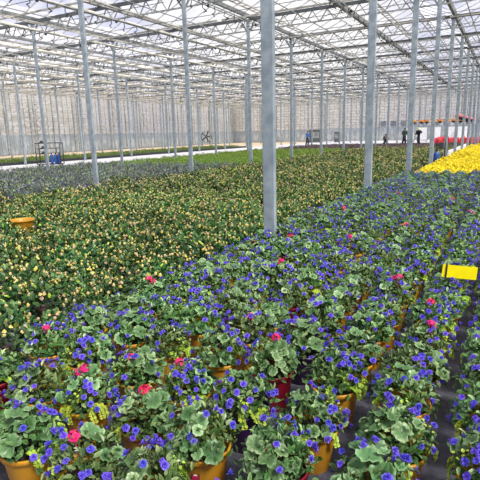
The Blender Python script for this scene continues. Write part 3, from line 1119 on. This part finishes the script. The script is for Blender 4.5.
tr2 = root('spraying_cart', (-2.56, 23.45, 0), .2)
tag(tr2, 'dark upright spraying cart behind the posts beside the yellow flowers', 'cart')
mb = MB()
for x in (-.17, .17):
    mb.tube([(x, 0, .05), (x, 0, 1.0), (x * .8, .08, 1.12)], .02, 8)
mb.tube([(-.17, 0, .72), (.17, 0, .72)], .018, 8)
mb.tube([(-.17, 0, .1), (.17, 0, .1)], .018, 8)
link('frame', mb.mesh('frame', MT['black'], True), tr2)
mb = MB()
mb.box((0, -.03, .84), (.22, .12, .26))
link('pump', mb.mesh('pump', MT['dark']), tr2)
for x in (-.17, .17):
    mb = MB()
    mb.lathe([(.001, -.02), (.09, -.02), (.1, 0), (.09, .02), (.001, .02)], 16)
    o = link('wheel', mb.mesh('wheel', MT['rubber']), tr2, (x * 1.25, .02, .1))
    o.rotation_euler = (0, PI / 2, 0)
canister((-2.68, 23.0, 0), 'blue drum standing at the spraying cart by the posts', None, .62, .13)

# yellow sticky card on a cane
tx, ty = -.275, 4.1
st = root('sticky_trap', (tx, ty, 0), 0)
tag(st, 'yellow sticky insect card on a cane above the blue flowers', 'insect trap')
mb = MB()
mb.tube([(-.1, .004, 0), (-.1, .004, .50)], .004, 6)
link('cane', mb.mesh('cane', MT['grow_pot']), st)
mb = MB()
mb.box((0, 0, .43), (.26, .003, .105))
cd_ = link('card', mb.mesh('card', MT['trap']), st)
mb = MB()
mb.box((-.1, -.004, .43), (.012, .006, .108))
link('clip', mb.mesh('clip', MT['black']), st)
st.rotation_euler = (0, .06, .25)

# ------------------------------------------------------------------ people far down the cross path
def person(loc, rz, lab, top, bottom, pose='stand', cap=None, scale=1.0):
    r = root('person', loc, rz)
    r.scale = (scale,) * 3
    tag(r, lab, 'person')
    if pose == 'crouch':
        J = {'pel': (0, 0, .42), 'chest': (0, -.18, .78), 'neck': (0, -.28, .93), 'head': (0, -.34, 1.06),
             'sL': (.17, -.22, .86), 'eL': (.22, -.45, .68), 'wL': (.12, -.56, .5), 'sR': (-.17, -.22, .86), 'eR': (-.22, -.45, .66), 'wR': (-.1, -.62, .46),
             'kL': (.14, -.36, .5), 'aL': (.13, -.1, .1), 'tL': (.13, -.28, .04), 'kR': (-.14, -.34, .36), 'aR': (-.13, .1, .12), 'tR': (-.13, -.04, .03)}
    else:
        J = {'pel': (0, 0, .93), 'chest': (0, -.05, 1.3), 'neck': (0, -.08, 1.48), 'head': (0, -.12, 1.62),
             'sL': (.19, -.06, 1.42), 'eL': (.26, -.08, 1.14), 'wL': (.2, -.3, 1.0), 'sR': (-.19, -.06, 1.42), 'eR': (-.26, -.1, 1.14), 'wR': (-.18, -.32, 1.02),
             'kL': (.11, -.1, .5), 'aL': (.12, .02, .09), 'tL': (.13, -.14, .04), 'kR': (-.1, .02, .5), 'aR': (-.12, .16, .1), 'tR': (-.13, .02, .04)}
        if pose == 'reach':
            J['eL'], J['wL'] = (.42, -.14, 1.28), (.56, -.3, 1.2)
    J['mid'] = tuple(Vector(J['pel']).lerp(Vector(J['chest']), .45))
    J['low'] = tuple(Vector(J['pel']).lerp(Vector(J['chest']), -.12))
    HD = Vector(J['head'])

    def skin(name, edges, rad, m):
        ns = sorted({n for e in edges for n in e}, key=lambda n: 0 if n == edges[0][0] else 1)
        me = bpy.data.meshes.new(name)
        me.from_pydata([J[n] for n in ns], [(ns.index(a), ns.index(b)) for a, b in edges], [])
        me.materials.append(m)
        o = link(name, me, r)
        o.modifiers.new('skin', 'SKIN')
        if not me.skin_vertices:
            me.attributes
        sv = me.skin_vertices[0].data if me.skin_vertices else None
        if sv is None:
            bpy.context.view_layer.objects.active = o
            bpy.ops.mesh.customdata_skin_add()
            sv = me.skin_vertices[0].data
        for i, n in enumerate(ns):
            sv[i].radius = (rad[n], rad[n] * (.75 if n in ('chest', 'pel', 'mid', 'low') else 1))
        sv[0].use_root = True
        s_ = o.modifiers.new('sub', 'SUBSURF')
        s_.levels = s_.render_levels = 1
        return o

    E = [('pel', 'chest'), ('chest', 'neck'), ('neck', 'head'), ('chest', 'sL'), ('sL', 'eL'), ('eL', 'wL'), ('chest', 'sR'), ('sR', 'eR'), ('eR', 'wR'),
         ('pel', 'kL'), ('kL', 'aL'), ('aL', 'tL'), ('pel', 'kR'), ('kR', 'aR'), ('aR', 'tR')]
    R = dict(pel=.13, chest=.15, neck=.055, head=.10, sL=.06, eL=.042, wL=.032, sR=.06, eR=.042, wR=.032, kL=.065, aL=.045, tL=.045, kR=.065, aR=.045, tR=.045)
    skin('body', E, R, MT['skin'])
    R2 = {k: v + .05 for k, v in R.items()}
    skin('jacket', [('low', 'mid'), ('mid', 'chest'), ('chest', 'sL'), ('sL', 'eL'), ('eL', 'wL'), ('chest', 'sR'), ('sR', 'eR'), ('eR', 'wR')], dict(R2, wL=.04, wR=.04, low=.19, mid=.18), MT[top])
    R3 = {k: v + .045 for k, v in R.items()}
    skin('trousers', [('pel', 'mid'), ('pel', 'kL'), ('kL', 'aL'), ('pel', 'kR'), ('kR', 'aR')], dict(R3, mid=.16), MT[bottom])
    for s_ in 'LR':
        a = Vector(J['a' + s_])
        t = Vector(J['t' + s_])
        mb = MB()
        mb.tube([tuple(a + Vector((0, .03, -.03))), tuple(t)], [.055, .045], 10)
        link('boot', mb.mesh('boot', MT['black']), r)
    # face, ears, hair
    mb = MB()
    ball(mb, tuple(HD + Vector((0, -.105, .0))), .018, .5, 0, (1, 1.3, 1.6))
    ball(mb, tuple(HD + Vector((.1, 0, 0))), .028, .5, 0, (.5, 1, 1.4))
    ball(mb, tuple(HD + Vector((-.1, 0, 0))), .028, .5, 0, (.5, 1, 1.4))
    link('face', mb.mesh('face', MT['skin']), r)
    for s_ in (-1, 1):
        mb = MB()
        ball(mb, tuple(HD + Vector((s_ * .036, -.095, .03))), .012, .5)
        link('eye', mb.mesh('eye', MT['black']), r)
    mb = MB()
    pr = [(.118 * math.cos(a), .13 * math.sin(a)) for a in np.linspace(-.1, PI / 2 - .02, 8)]
    mb.lathe(pr, 16, tuple(HD + Vector((0, .02, .01))))
    h = link('cap' if cap else 'hair', mb.mesh('hair', MT[cap or 'hair'], True), r)
    if cap:
        h['label'] = 'bright yellow-green cap'
    return r


person((-9.32, 52.6, .012), .6, 'person in dark clothes standing on the cross path behind a post', 'green_cloth', 'navy')
person((-7.95, 52.9, .012), -.5, 'person in dark work clothes and yellow-green cap reaching forward', 'navy', 'navy', 'reach', 'hivis')
person((-11.3, 53.0, .012), .3, 'person in black crouching at the edge of the cross path', 'navy', 'navy', 'crouch')
person((-20.6, 54.5, .012), 1.2, 'person in blue jacket walking far off on the pale path', 'blue_cloth', 'navy', 'stand')

# ------------------------------------------------------------------ far things along the back
random.seed(41)
k = 0
for x, y, z, m, w in ((-9.8, 66, 0, 'white', 'first'), (-8.2, 66, 0, 'white', 'second'), (-6.6, 66.4, 0, 'white', 'third'), (-4.9, 66.4, 0, 'white', 'fourth'), (-3.3, 66, 0, 'white', 'fifth')):
    o = root('shelf_trolley', (x - 1.6, y + 2, .012))
    tag(o, 'white-sheeted shelf trolley in front of the back wall, %s from the left' % w, 'trolley', 'white trolleys')
    mb = MB()
    for sx in (-.6, .6):
        for sy in (-.3, .3):
            mb.bar((sx, sy, .12), (sx, sy, 1.9), .04)
    link('frame', mb.mesh('frame', MT['lattice']), o)
    for zz in (.2, .75, 1.3, 1.85):
        mb = MB()
        mb.box((0, 0, zz), (1.24, .62, .03))
        link('shelf', mb.mesh('shelf', MT['lattice']), o)
    mb = MB()
    mb.box((0, -.33, 1.05), (1.22, .03, 1.55))
    link('sheet', mb.mesh('sheet', MT['white']), o)
    for sx in (-.5, .5):
        for sy in (-.25, .25):
            mb = MB()
            mb.lathe([(.001, -.02), (.055, -.02), (.055, .02), (.001, .02)], 10)
            q = link('wheel', mb.mesh('wheel', MT['rubber']), o, (sx, sy, .058))
            q.rotation_euler = (PI / 2, 0, 0)


def basket(x, y, z, m, lab, grp):
    o = root('hanging_basket', (x, y, z))
    tag(o, lab, 'hanging basket', grp)
    mb = MB()
    mb.lathe([(.001, -.2), (.12, -.19), (.2, -.08), (.23, 0), (.2, 0)], 14)
    link('bowl', mb.mesh('bowl', MT['grow_pot']), o)
    mb = MB()
    for k in range(3):
        a = k * 2.1
        mb.tube([(.21 * math.cos(a), .21 * math.sin(a), 0), (0, 0, .6)], .006, 5)
    mb.tube([(0, 0, .6), (0, 0, ZT - .6 - z)], .008, 5)
    link('hanger', mb.mesh('hanger', MT['steel_dark']), o)
    link('flowers', m, o)


bask = {}
for nm, mm in (('orange', 'orange'), ('pink', 'palepink')):
    lf, bd = clump(500 + len(bask), None, .28, .26, 10, .1, .05, 'r', True, -.05, 90, .07)
    bask[nm] = bd.mesh('basket_flowers', MT[mm])
q = 0
for k in range(9):
    x = -9.9 + k * .72
    basket(x, 61.8 + (k % 2) * .7, 2.45, bask['orange'], 'orange-flowered hanging basket beyond the cross path, %s from the left' % ordn(k + 1), 'orange hanging baskets')
for k in range(10):
    x = -3.6
    y = 44 + k * 1.9
    basket(x, y, 2.5, bask['pink'], 'pink-flowered hanging basket just left of the nearest post row, %s from the front' % ordn(k + 1), 'pink hanging baskets')

# big round fan by the back wall, dark machine cabinets
fo = root('circulation_fan', (-37.2, 58.6, 0.014), .75)
tag(fo, 'dark circular fan standing on the pale floor before the left wall', 'fan')
mb = MB()
mb.lathe([(.75, -.15), (.8, -.15), (.8, .15), (.75, .15), (.75, -.15)], 28)
o = link('ring', mb.mesh('ring', MT['dark'], True), fo, (0, 0, 1.35))
o.rotation_euler = (PI / 2, 0, 0)
for k in range(5):
    mb = MB()
    mb.box((.38, 0, 0), (.66, .02, .2), np.array(Matrix.Rotation(.4, 3, 'X')))
    o = link('blade', mb.mesh('blade', MT['dark']), fo, (0, 0, 1.35))
    o.rotation_euler = (0, k * 2 * PI / 5, 0)
mb = MB()
for s_ in (-.6, .6):
    mb.tube([(s_, 0, 0), (s_, 0, .85)], .03, 8)
    mb.tube([(s_, -.35, .03), (s_, .35, .03)], .03, 8)
link('stand', mb.mesh('stand', MT['dark']), fo)
for k, (x, y, w, h, lab) in enumerate(((-26.0, 72.5, 1.9, 1.9, 'dark green machine cabinet before the back wall, left one'), (-22.6, 72.5, .7, 1.5, 'narrow dark machine cabinet before the back wall, middle one'), (-12.4, 72, 1.0, 1.5, 'dark machine cabinet before the back wall, right one'))):
    o = root('machine_cabinet', (x, y, .012))
    tag(o, lab, 'cabinet')
    mb = MB()
    mb.box((0, 0, h / 2 + .06), (w, .8, h))
    link('housing', mb.mesh('housing', MT['machine']), o)
    mb = MB()
    mb.box((0, -.42, h * .6), (w * .7, .04, h * .5))
    link('door', mb.mesh('door', MT['lattice']), o)
    mb = MB()
    for sx in (-1, 1):
        mb.box((sx * w * .4, 0, .03), (.12, .6, .06))
    link('feet', mb.mesh('feet', MT['black']), o)
# dark window blocks in the back wall
for k in range(10):
    mb = MB()
    x = -17.5 + k * 1.55
    mb.box((x, 80.2, 2.6), (.9, .06, .8))
    o = link('window_%d' % (k + 1), mb.mesh('window', MT['haze_pane']))
    o['kind'] = 'structure'

# ------------------------------------------------------------------ daylight
w = bpy.data.worlds.new('overcast_sky')
bpy.context.scene.world = w
w.use_nodes = True
nt = w.node_tree
bg = nt.nodes['Background']
tc = nt.nodes.new('ShaderNodeTexCoord')
nzn = nt.nodes.new('ShaderNodeTexNoise')
nzn.inputs['Scale'].default_value = 3.0
nzn.inputs['Detail'].default_value = 4
rp = nt.nodes.new('ShaderNodeValToRGB')
rp.color_ramp.elements[0].position = .42
rp.color_ramp.elements[0].color = srgb(206, 210, 238)
rp.color_ramp.elements[1].position = .62
rp.color_ramp.elements[1].color = srgb(250, 248, 248)
nt.links.new(tc.outputs['Generated'], nzn.inputs['Vector'])
nt.links.new(nzn.outputs['Fac'], rp.inputs[0])
nt.links.new(rp.outputs[0], bg.inputs['Color'])
bg.inputs['Strength'].default_value = 0.8
sd = bpy.data.lights.new('sun', 'SUN')
sd.energy = 6.0
sd.angle = math.radians(12)
sd.color = (1.0, .96, .90)
so = bpy.data.objects.new('sun', sd)
col.objects.link(so)
so.rotation_euler = Vector((-.80, .30, -.95)).to_track_quat('-Z', 'Y').to_euler()

sc = bpy.context.scene
sc.view_settings.view_transform = 'Standard'
sc.view_settings.look = 'None'
sc.view_settings.gamma = 1
sc.view_settings.use_curve_mapping = False
sc.view_settings.exposure = 0.36
sc.cycles.max_bounces = 8
sc.cycles.transparent_max_bounces = 24
